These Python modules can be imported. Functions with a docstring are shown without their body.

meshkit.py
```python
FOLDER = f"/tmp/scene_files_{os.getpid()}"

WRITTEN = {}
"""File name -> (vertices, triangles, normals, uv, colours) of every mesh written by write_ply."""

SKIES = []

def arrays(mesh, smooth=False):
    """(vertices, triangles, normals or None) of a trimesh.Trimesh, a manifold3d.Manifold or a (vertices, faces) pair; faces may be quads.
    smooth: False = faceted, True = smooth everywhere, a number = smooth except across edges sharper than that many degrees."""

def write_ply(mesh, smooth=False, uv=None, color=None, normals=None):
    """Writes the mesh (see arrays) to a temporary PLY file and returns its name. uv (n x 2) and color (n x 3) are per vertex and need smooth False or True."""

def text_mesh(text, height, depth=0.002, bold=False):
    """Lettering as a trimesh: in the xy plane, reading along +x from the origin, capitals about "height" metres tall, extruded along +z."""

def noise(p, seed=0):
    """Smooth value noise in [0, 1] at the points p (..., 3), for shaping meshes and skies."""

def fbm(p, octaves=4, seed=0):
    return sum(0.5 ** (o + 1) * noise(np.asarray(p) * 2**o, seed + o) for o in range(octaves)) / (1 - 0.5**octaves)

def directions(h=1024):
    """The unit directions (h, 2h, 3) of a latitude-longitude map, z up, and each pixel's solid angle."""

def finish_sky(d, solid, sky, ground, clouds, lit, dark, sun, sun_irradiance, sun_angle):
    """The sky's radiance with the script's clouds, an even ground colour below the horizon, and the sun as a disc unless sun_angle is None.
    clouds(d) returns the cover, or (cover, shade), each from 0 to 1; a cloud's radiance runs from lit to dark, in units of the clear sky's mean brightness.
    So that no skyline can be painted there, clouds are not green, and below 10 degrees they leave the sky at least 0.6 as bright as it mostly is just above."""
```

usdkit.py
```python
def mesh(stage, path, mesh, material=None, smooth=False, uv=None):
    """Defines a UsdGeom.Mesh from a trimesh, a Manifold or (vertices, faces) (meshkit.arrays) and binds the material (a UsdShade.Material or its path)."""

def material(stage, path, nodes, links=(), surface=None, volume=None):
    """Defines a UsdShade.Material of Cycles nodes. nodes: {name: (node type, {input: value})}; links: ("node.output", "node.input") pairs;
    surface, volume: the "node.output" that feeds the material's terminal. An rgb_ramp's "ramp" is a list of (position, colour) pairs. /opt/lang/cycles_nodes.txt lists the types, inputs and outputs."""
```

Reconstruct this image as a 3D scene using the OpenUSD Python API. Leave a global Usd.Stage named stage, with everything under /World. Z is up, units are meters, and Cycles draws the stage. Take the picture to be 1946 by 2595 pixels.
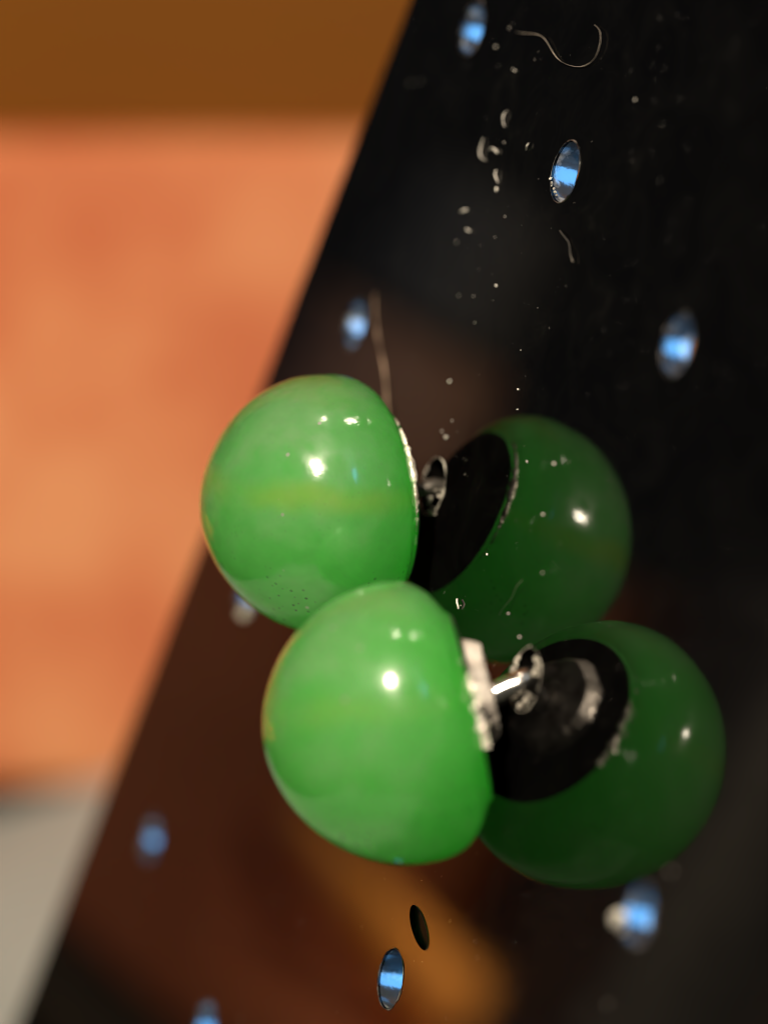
import math, random
import numpy as np, trimesh
from shapely.geometry import Polygon, Point
import meshkit, usdkit
from pxr import Usd, UsdGeom, UsdLux, UsdShade, Gf, Sdf

random.seed(7); rng = np.random.default_rng(7)
stage = Usd.Stage.CreateInMemory()
UsdGeom.SetStageUpAxis(stage, UsdGeom.Tokens.z); UsdGeom.SetStageMetersPerUnit(stage, 1.0)
UsdGeom.Xform.Define(stage, '/World'); UsdGeom.Scope.Define(stage, '/World/Looks')

# ------------------------------------------------------------------ camera
PITCH = math.radians(15.0)
EYE = np.array([0.0, 0.0, 0.0606])
RIGHT = np.array([1.0, 0, 0]); FWD = np.array([0, math.cos(PITCH), -math.sin(PITCH)]); UP = np.array([0, math.sin(PITCH), math.cos(PITCH)])
FPX, CX, CY = 7834.0, 973.0, 1297.5            # focal length and centre in photograph pixels
cam = UsdGeom.Camera.Define(stage, '/World/camera')
m = Gf.Matrix4d(*RIGHT, 0, *UP, 0, *(-FWD), 0, *EYE, 1)
cam.AddTransformOp().Set(m)
cam.CreateHorizontalApertureAttr(24.0); cam.CreateVerticalApertureAttr(24.0 * 1024 / 767)
cam.CreateFocalLengthAttr(24.0 * FPX / 1946)
cam.CreateFStopAttr(26.0); cam.CreateFocusDistanceAttr(0.0882)
cam.CreateClippingRangeAttr(Gf.Vec2f(0.002, 20.0)); cam.CreateExposureAttr(0.0)

def W(p):                                       # (right, down, forward) in centimetres from the eye -> world metres
    p = np.asarray(p, float)
    return EYE + 0.01 * (p[..., :1] * RIGHT - p[..., 1:2] * UP + p[..., 2:] * FWD)
def D(p):
    p = np.asarray(p, float); return p[0] * RIGHT - p[1] * UP + p[2] * FWD

# ------------------------------------------------------------------ lights
BEAD = W([-.19, -.02, 9.15])
def look_at_matrix(pos, target, roll_up=(0, 0, 1)):
    z = np.asarray(pos, float) - np.asarray(target, float); z /= np.linalg.norm(z)
    x = np.cross(roll_up, z); x /= np.linalg.norm(x); y = np.cross(z, x)
    return Gf.Matrix4d(*x, 0, *y, 0, *z, 0, *np.asarray(pos, float), 1)
def bulb(name, direction, dist, radius, power, color):
    l = UsdLux.SphereLight.Define(stage, '/World/' + name)
    l.AddTranslateOp().Set(Gf.Vec3d(*(BEAD + dist * D(direction) / np.linalg.norm(direction))))
    l.CreateRadiusAttr(radius); l.CreateIntensityAttr(power); l.CreateColorAttr(Gf.Vec3f(*color)); l.CreateNormalizeAttr(False)
WARM = (1.0, .86, .66)
bulb('lamp_ceiling', (-.055, -.98, -.19), .70, .024, 80, WARM)
bulb('lamp_ceiling_001', (.32, -.94, -.12), .74, .018, 85, WARM)
bulb('lamp_room', (-.206, -.50, -.82), .17, .0060, 1690, WARM)
def panel_light(name, pos, target, w, h, power, color):
    l = UsdLux.RectLight.Define(stage, '/World/' + name)
    l.AddTransformOp().Set(look_at_matrix(pos, target))
    l.CreateWidthAttr(w); l.CreateHeightAttr(h); l.CreateIntensityAttr(power); l.CreateColorAttr(Gf.Vec3f(*color)); l.CreateNormalizeAttr(False)
# daylight of a window behind the panel, and a second, dim one behind the photographer
HOLE = W([.27, -.2, 8.9])
PN = D([-.90855, -.17155, -.38093]); PV = np.array([0, 0, 1]) - PN[2] * PN; PV /= np.linalg.norm(PV); PU = np.cross(PN, PV); PU *= -np.sign(PU[1])   # the panel's normal, its up and its level direction towards the viewer
win = HOLE + .16 * (.925 * (math.cos(.42) * PU + math.sin(.42) * PV) - .38 * PN)
panel_light('window_light', win, HOLE, .075, .17, 9.5, (.12, .46, 1.0))
panel_light('window_light_001', BEAD + .9 * D((.36, -.60, -.66)), BEAD,   .24, .34, .5, (.75, .9, 1.0))
dome = UsdLux.DomeLight.Define(stage, '/World/room_glow'); dome.CreateIntensityAttr(.006); dome.CreateColorAttr(Gf.Vec3f(.9, .95, 1.0))

# ------------------------------------------------------------------ helpers
used = {}
def cn(p): return 2 * meshkit.fbm(p) - 1            # centred noise, -1 .. 1
def path_for(name, parent=None):
    base = (str(parent.GetPath()) if parent else '/World') + '/' + name
    k = used.get(base, -1) + 1; used[base] = k
    return base if k == 0 else f'{base}_{k:03d}'
def tag(o, label=None, cat=None, group=None, kind=None):
    o = o if isinstance(o, Usd.Prim) else o.GetPrim()
    for k, v in (('label', label), ('category', cat), ('group', group), ('kind', kind)):
        if v: o.SetCustomDataByKey(k, v)
    return o
def thing(name, label, cat, group=None, matrix=None):
    x = UsdGeom.Xform.Define(stage, path_for(name))
    if matrix is not None: x.AddTransformOp().Set(matrix)
    return tag(x, label, cat, group)
def obj(name, mesh, mat, parent=None, smooth=40):
    return usdkit.mesh(stage, path_for(name, parent), mesh, mat, smooth=smooth).GetPrim()
def M(name, nodes, links=(), surface='p.BSDF'):
    return usdkit.material(stage, '/World/Looks/' + name, nodes, links, surface=surface)
def frame(origin, z, xhint):
    z = np.asarray(z, float) / np.linalg.norm(z); x = np.asarray(xhint, float) - np.dot(xhint, z) * z; x /= np.linalg.norm(x); y = np.cross(z, x)
    return Gf.Matrix4d(*x, 0, *y, 0, *z, 0, *np.asarray(origin, float), 1), np.array([x, y, z])
def lathe(s, r, n=96):                            # profile along +z; open ends closed by a pole
    th = np.linspace(0, 2 * np.pi, n, endpoint=False)
    v = np.concatenate([np.stack([r[i] * np.cos(th), r[i] * np.sin(th), np.full(n, s[i])], 1) for i in range(len(s))])
    f = []
    for i in range(len(s) - 1):
        a = i * n + np.arange(n); b = i * n + (np.arange(n) + 1) % n
        f += [np.stack([a, b, b + n], 1), np.stack([a, b + n, a + n], 1)]
    k = len(v); v = np.vstack([v, [[0, 0, s[0]], [0, 0, s[-1]]]]); a = np.arange(n); b = (a + 1) % n; e = (len(s) - 1) * n
    f += [np.stack([b, a, np.full(n, k)], 1), np.stack([a + e, b + e, np.full(n, k + 1)], 1)]
    t = trimesh.Trimesh(v, np.vstack(f), process=True); t.fix_normals(); return t
def tube(pts, rad, n=8):
    pts = np.asarray(pts, float); rad = np.broadcast_to(rad, len(pts)); th = np.linspace(0, 2 * np.pi, n, endpoint=False); rows = []
    t = np.gradient(pts, axis=0); t /= np.linalg.norm(t, axis=1, keepdims=True); ref = np.array([.31, .52, .79])
    for p, d, r in zip(pts, t, rad):
        x = np.cross(d, ref); x /= np.linalg.norm(x); y = np.cross(d, x); rows.append(p + r * (np.cos(th)[:, None] * x + np.sin(th)[:, None] * y))
    v = np.concatenate(rows); f = []
    for i in range(len(pts) - 1):
        a = i * n + np.arange(n); b = i * n + (np.arange(n) + 1) % n; f += [np.stack([a, b, b + n], 1), np.stack([a, b + n, a + n], 1)]
    k = len(v); v = np.vstack([v, pts[[0, -1]]]); a = np.arange(n); b = (a + 1) % n; e = (len(pts) - 1) * n
    f += [np.stack([b, a, np.full(n, k)], 1), np.stack([a + e, b + e, np.full(n, k + 1)], 1)]
    return trimesh.Trimesh(v, np.vstack(f), process=False)
def lump(centre, radius, squash=(1, 1, 1), rough=.35, seed=0, sub=2):
    t = trimesh.creation.icosphere(sub, 1.0); v = np.array(t.vertices)
    v *= 1 + rough * cn(v * 1.6 + seed * 7.3)[:, None]; t.vertices = np.asarray(centre) + v * np.asarray(squash) * radius; return t
def spline(p, n):
    from scipy.interpolate import CubicSpline
    p = np.asarray(p, float); return CubicSpline(np.linspace(0, 1, len(p)), p)(np.linspace(0, 1, n))

# ------------------------------------------------------------------ the panel's own frame (fitted to its grid of holes)
T = np.array([.27326737, -1.4975345, 9.55353755])                                # hole (0, 0), centimetres
RM = np.array([[.23940628, -.34237071, .90855211], [.53345069, .82825268, .17154548], [-.81124287, .44359868, .38092679]])
N = -RM[:, 2]                                                                     # faces the earrings
GI, GJ = 1.0, 1.0706                                                               # spacing of the holes
P_ORIGIN = W(T); P_MAT, P_AX = frame(P_ORIGIN, D(N), D(RM[:, 0]))                  # local x along the rows, z out of the face
def on_plate(px, py):                                                             # where the panel's face lies behind a point of the view: local x, y in metres
    d = np.array([(px - CX) / FPX, (py - CY) / FPX, 1.0]); X = d * ((T @ N) / (d @ N))
    return P_AX[:2] @ (W(X) - P_ORIGIN)
def pw(x, y, z=0): return P_ORIGIN + np.array([x, y, z]) @ P_AX
def hole_xy(i, j):
    return P_AX[:2] @ (W(T + RM[:, 0] * i * GI + RM[:, 1] * j * GJ) - P_ORIGIN)

# ------------------------------------------------------------------ materials
def rough_noise(scale, lo, hi): return {'n': ('noise_texture', {'scale': scale, 'detail': 4}), 'r': ('map_range', {'from_min': .35, 'from_max': .65, 'to_min': lo, 'to_max': hi, 'clamp': True})}
TC = {'tc': ('texture_coordinate', {})}
acrylic = M('black_acrylic', {**TC, 'film': ('noise_texture', {'scale': 420, 'detail': 7, 'roughness': .7, 'distortion': 1.2}), 'fr': ('rgb_ramp', {'ramp': [(.42, (.0010, .0009, .0010)), (.62, (.0022, .0021, .0020)), (.74, (.0060, .0055, .0050))]}), **rough_noise(220, .015, .05), 'p': ('principled_bsdf', {'base_color': (.0012, .0011, .0012), 'ior': 1.36})},
            [('tc.object', 'n.vector'), ('n.fac', 'r.value'), ('r.result', 'p.roughness'), ('tc.object', 'film.vector'), ('film.fac', 'fr.fac'), ('fr.color', 'p.base_color')])
hole_mat = M('drilled_wall', {**TC, 'n': ('noise_texture', {'scale': 1500, 'detail': 5}),
             'c': ('rgb_ramp', {'ramp': [(0, (.02, .022, .025)), (.52, (.03, .032, .035)), (.68, (.35, .34, .33))]}),
             'b': ('bump', {'strength': .12, 'distance': .0002}),
             'p': ('principled_bsdf', {'roughness': .16, 'ior': 2.1})},
             [('tc.object', 'n.vector'), ('n.fac', 'c.fac'), ('c.color', 'p.base_color'), ('n.fac', 'b.height'), ('b.normal', 'p.normal')])
chalk = M('chalky_residue', {**TC, 'n': ('noise_texture', {'scale': 2500, 'detail': 5}), 'c': ('rgb_ramp', {'ramp': [(.3, (.16, .14, .12)), (.7, (.62, .58, .5))]}),
          'p': ('principled_bsdf', {'roughness': .6})}, [('tc.object', 'n.vector'), ('n.fac', 'c.fac'), ('c.color', 'p.base_color')])
rim_mat = M('scuffed_rim', {**TC, 'n': ('noise_texture', {'scale': 1800, 'detail': 4}), 'c': ('rgb_ramp', {'ramp': [(.42, (.004, .004, .004)), (.66, (.16, .14, .13))]}),
          'p': ('principled_bsdf', {'roughness': .35})}, [('tc.object', 'n.vector'), ('n.fac', 'c.fac'), ('c.color', 'p.base_color')])
dark_mat = M('dark_recess', {'p': ('principled_bsdf', {'base_color': (.012, .010, .007), 'roughness': .4, 'specular_ior_level': .3})})
dark_hole = M('dark_hole', {'p': ('principled_bsdf', {'base_color': (.004, .0035, .003), 'roughness': .9, 'specular_ior_level': .03})})
silver = M('worn_silver', {**TC, 'n': ('noise_texture', {'scale': 1600, 'detail': 6}), 'c': ('rgb_ramp', {'ramp': [(.3, (.25, .23, .21)), (.65, (.86, .82, .76))]}),
           'r': ('map_range', {'from_min': .3, 'from_max': .7, 'to_min': .45, 'to_max': .22, 'clamp': True}), 'b': ('bump', {'strength': .5, 'distance': .0002}),
           'p': ('principled_bsdf', {'metallic': 1.0})},
           [('tc.object', 'n.vector'), ('n.fac', 'c.fac'), ('c.color', 'p.base_color'), ('n.fac', 'r.value'), ('r.result', 'p.roughness'), ('n.fac', 'b.height'), ('b.normal', 'p.normal')])
polished = M('polished_silver', {'p': ('principled_bsdf', {'base_color': (.9, .88, .85), 'metallic': 1.0, 'roughness': .22})})
cupmat = M('crusty_silver', {**TC, 'n': ('noise_texture', {'scale': 1300, 'detail': 6}), 'c': ('rgb_ramp', {'ramp': [(.32, (.20, .16, .13)), (.55, (.92, .83, .75))]}),
           'b': ('bump', {'strength': .6, 'distance': .0003}), 'p': ('principled_bsdf', {'metallic': .45, 'roughness': .35})},
           [('tc.object', 'n.vector'), ('n.fac', 'c.fac'), ('c.color', 'p.base_color'), ('n.fac', 'b.height'), ('b.normal', 'p.normal')])
dull_post = M('tarnished_post', {'p': ('principled_bsdf', {'base_color': (.10, .09, .08), 'metallic': .8, 'roughness': .5})})
backing = M('black_glue', {**TC, 'n': ('noise_texture', {'scale': 1400, 'detail': 5}), 'c': ('rgb_ramp', {'ramp': [(.58, (.006, .0055, .006)), (.76, (.14, .12, .1))]}),
            'b': ('bump', {'strength': .4, 'distance': .0002}), 'p': ('principled_bsdf', {'roughness': .55})},
            [('tc.object', 'n.vector'), ('n.fac', 'c.fac'), ('c.color', 'p.base_color'), ('n.fac', 'b.height'), ('b.normal', 'p.normal')])
def jade(name, deep, pale, post_tint, off, bloom, haze, streak):
    nodes = {**TC,
        'cloud': ('noise_texture', {'scale': 300, 'detail': 5, 'roughness': .6, 'distortion': .4}),
        'crmp': ('rgb_ramp', {'ramp': [(.30, tuple(.86 * x for x in deep)), (.46, deep), (.66, pale)]}), 'cw': ('map_range', {'from_min': .44, 'from_max': .58, 'to_min': .02, 'to_max': bloom, 'clamp': True}),
        'sep': ('separate_xyz', {}), 'ctop': ('map_range', {'range_type': 'smoothstep', 'from_min': .0002, 'from_max': .0024, 'to_min': .06, 'to_max': 1, 'clamp': True}), 'cm': ('math', {'math_type': 'multiply'}),
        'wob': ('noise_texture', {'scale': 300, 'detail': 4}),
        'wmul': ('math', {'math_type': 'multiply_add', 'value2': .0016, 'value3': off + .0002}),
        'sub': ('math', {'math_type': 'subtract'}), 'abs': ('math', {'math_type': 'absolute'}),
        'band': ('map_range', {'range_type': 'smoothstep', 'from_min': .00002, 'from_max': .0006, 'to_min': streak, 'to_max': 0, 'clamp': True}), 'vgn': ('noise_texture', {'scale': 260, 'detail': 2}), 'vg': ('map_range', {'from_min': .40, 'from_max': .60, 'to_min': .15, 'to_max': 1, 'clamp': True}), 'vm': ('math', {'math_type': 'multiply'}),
        'post_mix': ('mix_color', {'b': post_tint}),  # refracted view of the inner post, painted into the bead colour as a streak
        'sp': ('voronoi_texture', {'scale': 4200}), 'spn': ('noise_texture', {'scale': 700, 'detail': 2}), 'low': ('map_range', {'from_min': -.0008, 'from_max': -.0020, 'to_min': .06, 'to_max': 1, 'clamp': True}), 'lmul': ('math', {'math_type': 'multiply'}),
        'sth': ('map_range', {'from_min': .14, 'from_max': .26, 'to_min': 1, 'to_max': 0, 'clamp': True}),
        'sgate': ('map_range', {'from_min': .52, 'from_max': .60, 'to_min': 0, 'to_max': .85, 'clamp': True}),
        'smul': ('math', {'math_type': 'multiply'}), 'dark': ('mix_color', {'b': (.004, .03, .006)}),
        'wp': ('voronoi_texture', {'scale': 1500, 'randomness': 1.0}), 'wth': ('map_range', {'from_min': .05, 'from_max': .12, 'to_min': .4, 'to_max': 0, 'clamp': True}),
        'wgn': ('noise_texture', {'scale': 520, 'detail': 2}), 'wgate': ('map_range', {'from_min': .5, 'from_max': .6, 'to_min': 0, 'to_max': 1, 'clamp': True}), 'wmm': ('math', {'math_type': 'multiply'}), 'white': ('mix_color', {'b': (.6, .92, .55)}),
        'bn': ('noise_texture', {'scale': 900, 'detail': 6}), 'bump': ('bump', {'strength': .09, 'distance': .0003}),
        'rr': ('map_range', {'from_min': .35, 'from_max': .7, 'to_min': haze, 'to_max': haze + .14, 'clamp': True}),
        'p': ('principled_bsdf', {'subsurface_method': 'random_walk', 'subsurface_weight': 1.0, 'subsurface_scale': .0036, 'subsurface_radius': (.4, 1.0, .45), 'coat_roughness': .36, 'ior': 1.54, 'subsurface_anisotropy': .5})}
    links = [('tc.object', 'cloud.vector'), ('tc.object', 'wob.vector'), ('tc.object', 'sep.vector'), ('tc.object', 'sp.vector'), ('tc.object', 'spn.vector'), ('tc.object', 'bn.vector'),
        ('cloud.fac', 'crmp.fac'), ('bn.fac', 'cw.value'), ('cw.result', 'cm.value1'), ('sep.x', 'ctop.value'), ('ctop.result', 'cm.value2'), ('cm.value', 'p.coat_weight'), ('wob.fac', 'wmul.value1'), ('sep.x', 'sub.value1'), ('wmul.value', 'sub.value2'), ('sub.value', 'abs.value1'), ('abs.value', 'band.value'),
        ('tc.object', 'vgn.vector'), ('vgn.fac', 'vg.value'), ('band.result', 'vm.value1'), ('vg.result', 'vm.value2'), ('vm.value', 'post_mix.fac'), ('crmp.color', 'post_mix.a'), ('sp.distance', 'sth.value'), ('spn.fac', 'sgate.value'), ('sth.result', 'smul.value1'), ('sgate.result', 'lmul.value1'), ('sep.x', 'low.value'), ('low.result', 'lmul.value2'), ('lmul.value', 'smul.value2'),
        ('smul.value', 'dark.fac'), ('post_mix.result', 'dark.a'), ('dark.result', 'white.a'), ('tc.object', 'wp.vector'), ('tc.object', 'wgn.vector'), ('wp.distance', 'wth.value'), ('wgn.fac', 'wgate.value'), ('wth.result', 'wmm.value1'), ('wgate.result', 'wmm.value2'), ('wmm.value', 'white.fac'), ('white.result', 'p.base_color'), ('bn.fac', 'bump.height'), ('bump.normal', 'p.normal'), ('cloud.fac', 'rr.value'), ('rr.result', 'p.roughness')]
    return M(name, nodes, links)
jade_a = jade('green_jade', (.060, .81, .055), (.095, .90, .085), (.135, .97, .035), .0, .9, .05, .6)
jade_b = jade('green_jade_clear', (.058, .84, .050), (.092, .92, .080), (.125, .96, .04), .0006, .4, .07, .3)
terracotta = M('orange_block', {**TC, 'n': ('noise_texture', {'scale': 120, 'detail': 2}), 'c': ('rgb_ramp', {'ramp': [(.36, (.56, .132, .040)), (.48, (.63, .178, .055)), (.64, (.70, .240, .079))]}),
                'p': ('principled_bsdf', {'roughness': .6, 'specular_ior_level': .15})}, [('tc.object', 'n.vector'), ('n.fac', 'c.fac'), ('c.color', 'p.base_color')])
table_mat = M('beige_table', {**TC, 'n': ('noise_texture', {'scale': 70, 'detail': 4}), 'c': ('rgb_ramp', {'ramp': [(.3, (.28, .305, .265)), (.7, (.35, .38, .335))]}),
                'p': ('principled_bsdf', {'roughness': .6})}, [('tc.object', 'n.vector'), ('n.fac', 'c.fac'), ('c.color', 'p.base_color')])
def plain(name, c, r=.6): return M(name, {**TC, 'n': ('noise_texture', {'scale': 90, 'detail': 4}), 'c': ('rgb_ramp', {'ramp': [(.3, tuple(.85 * x for x in c)), (.7, tuple(1.12 * x for x in c))]}), 'p': ('principled_bsdf', {'roughness': r, 'specular_ior_level': .2})}, [('tc.object', 'n.vector'), ('n.fac', 'c.fac'), ('c.color', 'p.base_color')])
dark_table = plain('dark_table', (.035, .035, .024)); brown = plain('brown_block', (.33, .097, .038)); pinkish = plain('pink_wood', (.42, .21, .125)); greyish = plain('grey_plastic', (.095, .088, .078))
tanish = plain('tan_card', (.36, .23, .145)); amber = plain('amber_orange', (.90, .34, .05), .5)
ochre = M('ochre_wall', {**TC, 'n': ('noise_texture', {'scale': 12, 'detail': 3}), 'c': ('rgb_ramp', {'ramp': [(.3, (.145, .040, .001)), (.7, (.18, .052, .0015))]}),
                'p': ('principled_bsdf', {'roughness': .7, 'specular_ior_level': .1})}, [('tc.object', 'n.vector'), ('n.fac', 'c.fac'), ('c.color', 'p.base_color')])

# ------------------------------------------------------------------ setting
def box(x0, x1, y0, y1, z0, z1, bevel=0.0):
    b = trimesh.creation.box(bounds=[[x0, y0, z0], [x1, y1, z1]])
    if bevel:
        import manifold3d as m3
        c = [m3.Manifold.sphere(bevel, 24).translate([x, y, z]) for x in (x0 + bevel, x1 - bevel) for y in (y0 + bevel, y1 - bevel) for z in (z0 + bevel, z1 - bevel)]
        return m3.Manifold.batch_hull(c)
    return b
tag(obj('tabletop', box(-.6, .5, -.1, .5, -.03, -.002), dark_table), kind='structure')
g = trimesh.creation.box(bounds=[[-.037, .045, -.002], [.06, .1610, .0024]]); g = g.subdivide().subdivide().subdivide().subdivide().subdivide(); v = np.array(g.vertices)
up = v[:, 2] > .0020; v[up, 2] += .30 * np.clip(v[up, 0] + .0146, -.011, .008) + .0003 * cn(v[up] * 60); g.vertices = v
tag(obj('beige_cloth', g, table_mat, smooth=50), 'beige cloth lying rumpled in front of the orange block at the lower left', 'cloth')
tag(obj('back_wall', box(-.05, .3, .1657, .19, -.002, .3), ochre), kind='structure')
tag(obj('orange_block', box(-.046, .12, .162, .1655, -.002, .0374, .0004), terracotta), 'blurred terracotta orange block standing behind the beige cloth and the panel', 'block')
# things left of the frame that the panel mirrors
tag(obj('brown_tray', box(-.150, -.061, .146, .164, -.0019, -.0005, .0004), brown), 'thin brown tray mirrored at the foot of the panel', 'tray')
tag(obj('brown_block', box(-.150, -.0465, .1645, .19, -.002, .031, .0012), brown), 'low brown block mirrored in the lower half of the black panel', 'block')
peg = thing('wooden_peg', 'short reddish peg with a grey cap mirrored above the upper bead', 'peg')
obj('shaft', lathe(np.array([.0315, .032, .0405, .041]), np.array([.0065, .0075, .0075, .0065]), 32), pinkish, peg); obj('cap', lathe(np.array([.0412, .042, .051, .052]), np.array([.0055, .0065, .006, .004]), 32), greyish, peg)
for c in list(peg.GetChildren()): UsdGeom.Xformable(c).AddTranslateOp().Set(Gf.Vec3d(-.0755, .177, 0))
tag(obj('grey_box', box(-.110, -.093, .148, .160, -.002, .038, .002), greyish), 'grey box mirrored at the right edge of the panel beside the lower bead', 'box')
tag(obj('tan_box', box(-.150, -.1105, .136, .160, -.002, .025, .002), tanish), 'dull tan box mirrored low at the right edge of the panel', 'box')
tag(obj('orange_stick', tube(np.linspace([-.0862, .1545, .0030], [-.072, .161, .0112], 12), np.linspace(.0036, .0007, 12), 20), amber, smooth=60), 'bright orange stick mirrored at the bottom edge of the panel', 'stick')
spot = UsdLux.SphereLight.Define(stage, '/World/added_spot'); spot.AddTransformOp().Set(look_at_matrix([-.098, .118, .105], [-.0872, .152, .001]))  # unseen spot, added to brighten the orange stick's mirror image
spot.CreateRadiusAttr(.006); spot.CreateIntensityAttr(1500); spot.CreateColorAttr(Gf.Vec3f(1.0, .80, .55)); spot.CreateNormalizeAttr(False)
sh = UsdLux.ShapingAPI.Apply(spot.GetPrim()); sh.CreateShapingConeAngleAttr(8.5); sh.CreateShapingConeSoftnessAttr(.8)

# ------------------------------------------------------------------ display panel
HR = .00086; THICK = .0008
disp = thing('earring_display', 'black glossy acrylic panel drilled with rows of small holes', 'display stand', matrix=P_MAT)
grid = [(i, j) for i in range(0, 5) for j in range(-1, 5)]
seen = [(0, 0), (1, 0), (2, 0), (0, 1), (1, 1), (2, 1), (3, 1), (0, 2), (1, 2), (2, 2), (0, 3), (1, 3)]
ea, eb = on_plate(1031, 0), on_plate(66, 2577)
def lat(i, j): return hole_xy(i, j)
left = [lat(-.565 + .012 * cn(np.array([[j * 1.7, 3.1, .5]]))[0] + .004 * cn(np.array([[j * 14, 1.1, .5]]))[0], j) for j in np.linspace(-2, 5.6, 220)]
outline = Polygon([lat(11, 5.6), lat(11, -2)] + left)
pit = Polygon([on_plate(1062 + 20 * math.cos(a) * 1.0 + 14 * math.sin(a), 2352 + 58 * math.sin(a)) for a in np.linspace(0, 2 * np.pi, 40, endpoint=False)])
face = outline
def hole_r(ij): return HR * (1 + .05 * math.sin(ij[0] * 2.3 + ij[1] * 4.1))
for ij in grid: face = face.difference(Point(*lat(*ij)).buffer(hole_r(ij), 24))
face = face.difference(pit)
pm = trimesh.creation.extrude_polygon(face, THICK, engine='earcut'); pm.apply_translation([0, 0, -THICK])
obj('panel', pm, acrylic, disp, smooth=25)
pf = trimesh.creation.extrude_polygon(pit.buffer(-.000004), .0004, engine='earcut'); pf.apply_translation([0, 0, -.00055])
obj('pit', pf, dark_mat, disp, smooth=False)
er = np.array(pit.exterior.coords)[:-1]; er = np.roll(er, 10, 0)[:20]
obj('pit_rim', tube(np.c_[er, np.full(len(er), .00001)], .000022 * np.sin(np.linspace(.2, 2.94, len(er))), 6), rim_mat, disp)
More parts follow.
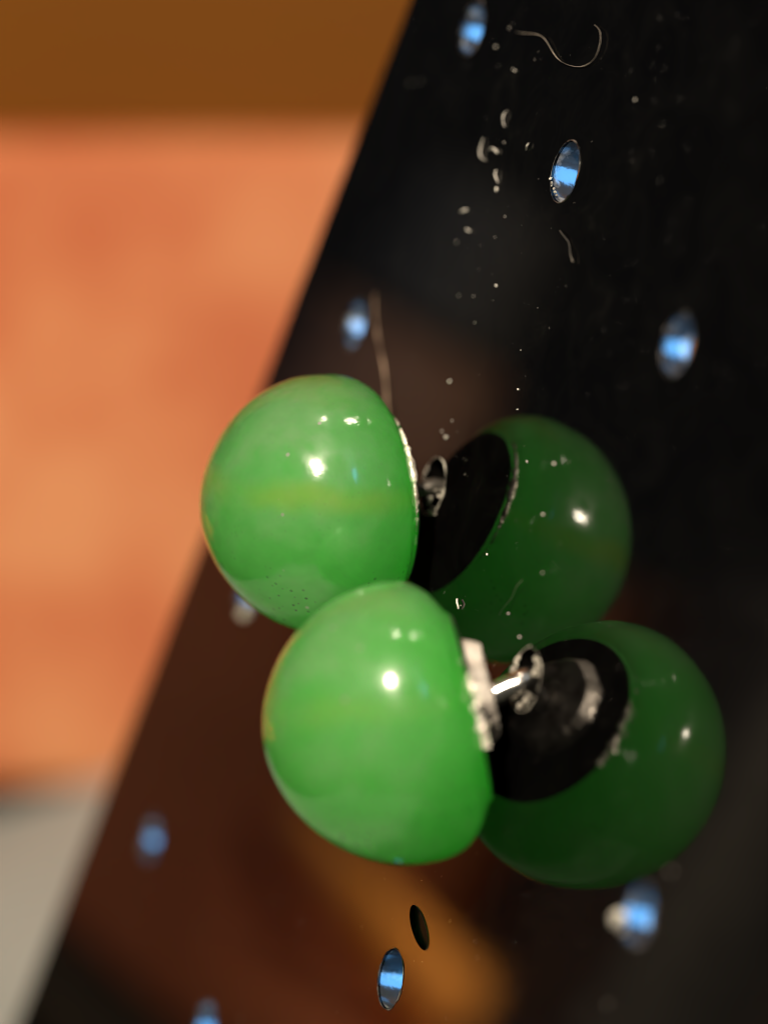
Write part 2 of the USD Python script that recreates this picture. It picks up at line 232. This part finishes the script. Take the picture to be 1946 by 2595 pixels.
for k, ij in enumerate(seen):
    cx, cy = lat(*ij); n = 72; th = np.linspace(0, 2 * np.pi, n, endpoint=False)
    zs = np.linspace(-.00006, -THICK + .00002, 6); ring = []
    for z in zs:
        rr = hole_r(ij) - .000006 - .000022 * (cn(np.stack([np.cos(th) * 3 + k * 5, np.sin(th) * 3, np.full(n, z * 2500)], 1)) * .5 + .5)
        ring.append(np.stack([cx + rr * np.cos(th), cy + rr * np.sin(th), np.full(n, z)], 1))
    v = np.concatenate(ring); f = []
    for q in range(len(zs) - 1):
        a = q * n + np.arange(n); b = q * n + (np.arange(n) + 1) % n; f += [np.stack([a, b, b + n], 1), np.stack([a, b + n, a + n], 1)]
    obj('hole_wall', trimesh.Trimesh(v, np.vstack(f), process=False), dark_hole if ij in ((1, 1), (2, 1)) else hole_mat, disp, smooth=True)
    # scuffed rim, heavier where a post has been pushed through
    used_hole = ij in ((1, 1), (2, 1))
    rr = hole_r(ij) + .00001; tr = .000022
    wob = cn(np.stack([np.cos(th) * 4 + k * 9, np.sin(th) * 4, np.full(n, k)], 1))
    pts = np.stack([cx + (rr + .00003 * wob) * np.cos(th), cy + (rr + .00003 * wob) * np.sin(th), np.full(n, .00001)], 1)
    rad = tr * np.clip(.6 + 2.4 * cn(np.stack([np.cos(th) * 4 + k, np.sin(th) * 4, np.full(n, 3.3 * k)], 1)), .12, 2.2)
    pts = np.vstack([pts, pts[:2]]); rad = np.r_[rad, rad[:2]]
    obj('rim', tube(pts, rad, 6), chalk if used_hole else rim_mat, disp, smooth=60)
    spots_ = {(1, 1): [(1082, 1250, 13), (1091, 1264, 11), (1085, 1236, 9), (1107, 1243, 9), (1114, 1257, 8), (1088, 1276, 8), (1119, 1243, 6), (1078, 1218, 7), (1090, 1296, 6), (1104, 1302, 7), (1098, 1286, 6), (1086, 1188, 5), (1079, 1200, 5)],
              (2, 1): [(1303, 1700, 13), (1309, 1682, 13), (1315, 1668, 11), (1300, 1715, 10), (1360, 1672, 10), (1362, 1690, 11), (1358, 1706, 11), (1318, 1790, 14), (1332, 1778, 12), (1342, 1764, 11), (1310, 1772, 9)],
              (3, 1): [(1570, 2328, 27), (1581, 2356, 22), (1560, 2342, 18)], (0, 2): [(621, 1552, 26), (628, 1535, 20)], (1, 0): [(1396, 452, 6), (1400, 463, 7), (1405, 478, 6), (1408, 486, 5), (1412, 494, 5), (1399, 470, 4)]}.get(ij, [])
    if spots_:                                     # crumbs of dried glue and plastic caught in the mouth of the hole
        cr = []
        for q, (sx, sy, sr) in enumerate(spots_):
            c0 = on_plate(sx, sy); c = lump((0, 0, 0), sr * .0000066, seed=k * 31 + q, rough=.9, squash=rng.uniform(.6, 1.4, 3), sub=2)
            c.apply_transform(trimesh.transformations.random_rotation_matrix(rng.random(3))); c.apply_translation([c0[0], c0[1], .00002]); cr.append(c)
        obj('crumbs', trimesh.util.concatenate(cr), chalk, disp, smooth=25)

# ------------------------------------------------------------------ the two stud earrings
def earring(cen, ax, prof, ij, jm, label, cup, seed, cut, st, arcs):
    R, a, pp, b, q, rd = prof
    mat, A = frame(W(cen), D(ax), (0, 0, 1))
    t = thing('stud_earring', label, 'earring', 'pair of green stud earrings in the black panel', matrix=mat)
    u = np.linspace(1e-3, np.pi / 2, 34)
    s1 = a * np.sin(u) ** (2 / pp); r1 = R * np.cos(u) ** (2 / pp)
    sb = np.linspace(0, cut, 14); r2 = R * (1 - (sb / b) ** q) ** (1 / q)
    rb = R * (1 - (st / b) ** q) ** (1 / q); k = np.linspace(0, np.pi / 2, 6)[1:]      # slope to the back edge, then a tight round on to the flat back
    s = np.r_[s1[::-1], -sb[1:], -np.linspace(cut, st, 5)[1:], -(st + .008 * np.sin(k))]
    r = np.r_[np.maximum(r1[::-1], 1e-4), r2[1:], np.linspace(r2[-1], rb, 5)[1:], rb - .010 * (1 - np.cos(k))]
    g = lathe(s * .01, r * .01, 128); v = np.array(g.vertices)
    rad = np.linalg.norm(v, axis=1, keepdims=True)
    v = v * (1 + .016 * (cn(v * 170 + seed)[:, None]))
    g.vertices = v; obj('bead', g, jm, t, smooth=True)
    rb = (rb - .011) * .01
    z0 = -(st + .0075) * .01; e = .00010
    d = lathe(np.array([z0 + .00004, z0 - .00003, z0 - e * .7, z0 - e, z0 - e - .00002]), np.array([rb - .0001, rb, rb - .00004, rb - .0003, rb - .0012]), 96)
    v = np.array(d.vertices); v += .00006 * cn(v * 1500 + seed)[:, None] * np.array([.5, .5, 1]); d.vertices = v
    obj('backing', d, backing, t, smooth=30)
    # chips of silver plating left along the back edge
    re = rb + .00013
    for q, (t0, t1, n_, w, dz, rr_) in enumerate(arcs):
        ch = []
        for k, x in enumerate(np.linspace(t0, t1, n_)):
            x += rng.normal() * .03; c = trimesh.creation.box(extents=np.array([.5, rng.uniform(.5, 2.6), rng.uniform(.4, 1.6)]) * w * rng.uniform(.6, 1.3)); c = c.subdivide(); v = np.array(c.vertices); v += w * .25 * cn(v / w * 1.7 + k)[:, None]; c.vertices = v
            c.apply_transform(trimesh.transformations.rotation_matrix(x + rng.normal() * .15, [0, 0, 1])); c.apply_translation([(re + rr_) * math.cos(x), (re + rr_) * math.sin(x), z0 + dz + rng.normal() * w * .2]); ch.append(c)
        obj('silver_chips', trimesh.util.concatenate(ch), cupmat, t, smooth=False)
    if not cup:
        th = np.linspace(-1.5, -.5, 70); w = .00011 * np.clip(np.sin(np.linspace(.1, 3.0, 70)) * (1 + .9 * cn(np.stack([np.cos(th) * 16, np.sin(th) * 16, th * 0 + seed], 1))), .1, 1.5)
        obj('silver_edge', tube(np.stack([(re - .00002) * np.cos(th), (re - .00002) * np.sin(th), np.full(70, z0 + .00006)], 1), w, 8), cupmat, t, smooth=50)
    if cup:
        sc = np.array([0, -.00003, -.00050, -.00053, -.00054]) + z0 - e; rc = np.array([.00145, .0015, .00128, .00122, .0006])
        c = lathe(sc, rc, 80); c = c.subdivide(); v = np.array(c.vertices)
        v *= 1 + np.array([.10, .10, .06]) * cn(v * 1500 + seed)[:, None]; v[:, 0] += .00035; c.vertices = v; obj('mount_cup', c, cupmat, t, smooth=50)
        lp = [lump((rr_ * math.cos(x), rr_ * math.sin(x), z0 - e - .00050), .00007 + .0001 * rng.random(), seed=20 + q, rough=.9, squash=(1, 1, .7)) for q, (x, rr_) in enumerate(zip(rng.uniform(-2.0, 2.0, 18), rng.uniform(.0004, .0013, 18)))]
        obj('glue_lumps', trimesh.util.concatenate(lp), cupmat, t, smooth=30)
    # post from the back of the mount into its hole
    hx, hy = lat(*ij); p1 = (pw(hx, hy, 0) - W(cen)) @ A.T; p0 = np.array([0, 0, z0 - e + .0001]); dr = (p1 - p0) / np.linalg.norm(p1 - p0)
    inn = (pw(hx, hy, -.003) - W(cen)) @ A.T
    pp_ = np.vstack([np.linspace(p0, p1, 8), np.linspace(p1, inn, 6)[1:]])
    obj('post', tube(pp_, .00034 if cup else .00026, 20), polished if cup else dull_post, t, smooth=60)
    # stopper pushed on to the post behind the panel
    hb = (pw(hx, hy, -THICK - .00003) - W(cen)) @ A.T; dn = -(P_AX[2] @ A.T); k = np.vstack([np.linspace(hb, hb + .0035 * dn, 12)])
    obj('stopper', tube(k, .0016 * np.array([1, 1, 1, .97, .9, .85, .85, .9, .95, .95, .9, .8]), 28), dark_mat, t, smooth=40)
    return t
PROF = (.3873, .353, 1.8367, .24, 2.9593, .3013)
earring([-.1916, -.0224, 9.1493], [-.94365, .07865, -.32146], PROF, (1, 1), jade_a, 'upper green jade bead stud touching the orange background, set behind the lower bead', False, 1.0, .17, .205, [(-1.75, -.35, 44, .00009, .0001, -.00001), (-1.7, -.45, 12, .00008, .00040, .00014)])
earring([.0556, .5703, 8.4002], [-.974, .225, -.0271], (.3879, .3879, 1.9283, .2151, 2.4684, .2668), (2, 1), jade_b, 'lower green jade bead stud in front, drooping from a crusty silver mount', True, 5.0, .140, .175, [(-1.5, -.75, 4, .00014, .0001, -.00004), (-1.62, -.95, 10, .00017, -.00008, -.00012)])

# ------------------------------------------------------------------ dust, lint and hairs on the panel
lint_mat = M('pale_lint', {'p': ('principled_bsdf', {'base_color': (.62, .58, .54), 'roughness': .8, 'subsurface_weight': .0})})
hair_mat = M('brown_hair', {**TC, 'n': ('noise_texture', {'scale': 900, 'detail': 3}), 'c': ('rgb_ramp', {'ramp': [(.35, (.13, .085, .06)), (.65, (.50, .34, .25))]}), 'p': ('principled_bsdf', {'roughness': .4})}, [('tc.object', 'n.vector'), ('n.fac', 'c.fac'), ('c.color', 'p.base_color')])
faint = M('grey_fibre', {**TC, 'n': ('noise_texture', {'scale': 700, 'detail': 3}), 'c': ('rgb_ramp', {'ramp': [(.4, (.03, .028, .026)), (.65, (.26, .22, .19))]}), 'p': ('principled_bsdf', {'roughness': .7})}, [('tc.object', 'n.vector'), ('n.fac', 'c.fac'), ('c.color', 'p.base_color')])
def fibre(name, px, rad, mat, label, cat, group=None, z=.00008, n=28):
    p = np.array([on_plate(*q) for q in px]); p = spline(p, n) if len(p) > 2 else np.linspace(p[0], p[1], n)
    pts = np.array([pw(x, y, z + .00003 * math.sin(k * .35)) for k, (x, y) in enumerate(p)])
    return tag(obj(name, tube(pts, rad, 6), mat, smooth=60), label, cat, group)
fibre('white_thread', [(1315, 82), (1352, 86), (1380, 92), (1398, 115), (1415, 145), (1440, 163), (1472, 169), (1500, 160), (1520, 138), (1530, 105), (1528, 80), (1512, 63)], .000008 + .000010 * np.abs(cn(np.arange(28)[:, None] * np.array([[.31, .2, .1]]))) * 2, faint, 'fine pale thread curled in a hook at the top of the panel', 'thread')
fibre('brown_hair', [(955, 745), (958, 800), (964, 860), (974, 920), (984, 985), (991, 1045), (1003, 1110)], np.linspace(.000014, .000042, 28), hair_mat, 'short brown hair hanging above the upper bead on the black panel', 'hair')
fibre('grey_fibre', [(1425, 585), (1440, 605), (1450, 630), (1458, 665)], .00002, faint, 'faint grey fibre on the black panel below the sharp blue hole', 'fibre')
for q, (px, r, lab) in enumerate([
    ([(1287, 280), (1283, 292), (1279, 305), (1281, 320)], .00006, 'upright white lint curl highest in the column of lint'),
    ([(1229, 350), (1224, 375), (1222, 395), (1234, 405)], .00006, 'hooked beige lint curl leftmost in the lint beside the blue hole'),
    ([(1245, 381), (1255, 376), (1262, 383), (1261, 388)], .00007, 'small bright bent lint flake between the lint curls'),
    ([(1263, 430), (1261, 445), (1264, 464)], .00006, 'straight white lint sliver in the column left of the sharp blue hole'),
    ([(1345, 362), (1341, 372), (1335, 380)], .00004, 'small grey lint sliver just left of the sharp blue hole'),
    ([(1172, 540), (1180, 534), (1187, 530)], .00009, 'bright lint clump lowest on the left of the lint column'),
    ([(1186, 580), (1194, 586)], .00007, 'grey lint flake just below the lowest bright lint clump')]):
    fibre('lint', px, r * .38 * np.sin(np.linspace(.25, 2.9, 14)) * np.clip(1 + .9 * cn(np.arange(14)[:, None] * np.array([[.22, .13, .1]]) + q), .3, 1.7), lint_mat, lab, 'lint', 'lint on the upper panel', z=.00006, n=14)
fibre('silvery_fibre', [(1272, 1560), (1292, 1530), (1310, 1500), (1330, 1472)], .000006, faint, 'thin silvery fibre slanting between the mirrored upper bead and the lower bead', 'fibre')
fibre('lint', [(1164, 1520), (1167, 1533), (1165, 1543)], .00003, lint_mat, 'comma shaped white lint between the two beads on the panel', 'lint', 'lint on the upper panel', n=14)
spots = [(1259, 478, 12), (1286, 281, 7), (1306, 178, 7), (1258, 723, 9), (1140, 966, 8), (1314, 987, 10), (1132, 1108, 14), (1300, 175, 7), (1355, 150, 6), (1042, 210, 9), (1066, 205, 6), (1610, 252, 8), (1280, 548, 7), (1158, 613, 7), (1312, 1037, 6),
         (1146, 1066, 6), (1203, 817, 6), (1320, 887, 6), (1255, 600, 5), (1163, 748, 5), (1200, 750, 5), (1120, 1093, 6), (1290, 70, 5), (1257, 117, 7), (1278, 360, 5), (1540, 2545, 6), (1700, 2210, 7), (505, 2362, 6), (610, 2580, 6),
         (1235, 1405, 9), (1168, 1535, 6), (1290, 1555, 9), (1318, 1615, 9), (1375, 1452, 10), (1336, 1170, 9), (1405, 1175, 9), (1377, 1304, 8), (1440, 1170, 6)]
dm = []
for k, (x, y, s) in enumerate(spots):
    p = on_plate(x, y); r = s * .0000058
    r *= .62; c = lump((0, 0, 0), r, seed=k, rough=1.0, squash=rng.uniform(.4, 1.5, 3), sub=2); c.apply_transform(trimesh.transformations.random_rotation_matrix(rng.random(3))); c.apply_translation(pw(p[0], p[1], r * .4)); dm.append(c)
for k in range(520):
    p = on_plate(rng.uniform(700, 1946), rng.uniform(0, 2595)); r = rng.uniform(.000003, .000008)
    if Point(*p).within(face): dm.append(lump(pw(p[0], p[1], r * .3), r, seed=k, rough=.5, sub=1))
tag(obj('dust', trimesh.util.concatenate(dm), lint_mat, smooth=False), 'scattered pale specks of dust over the glossy black panel', 'dust', kind='stuff')
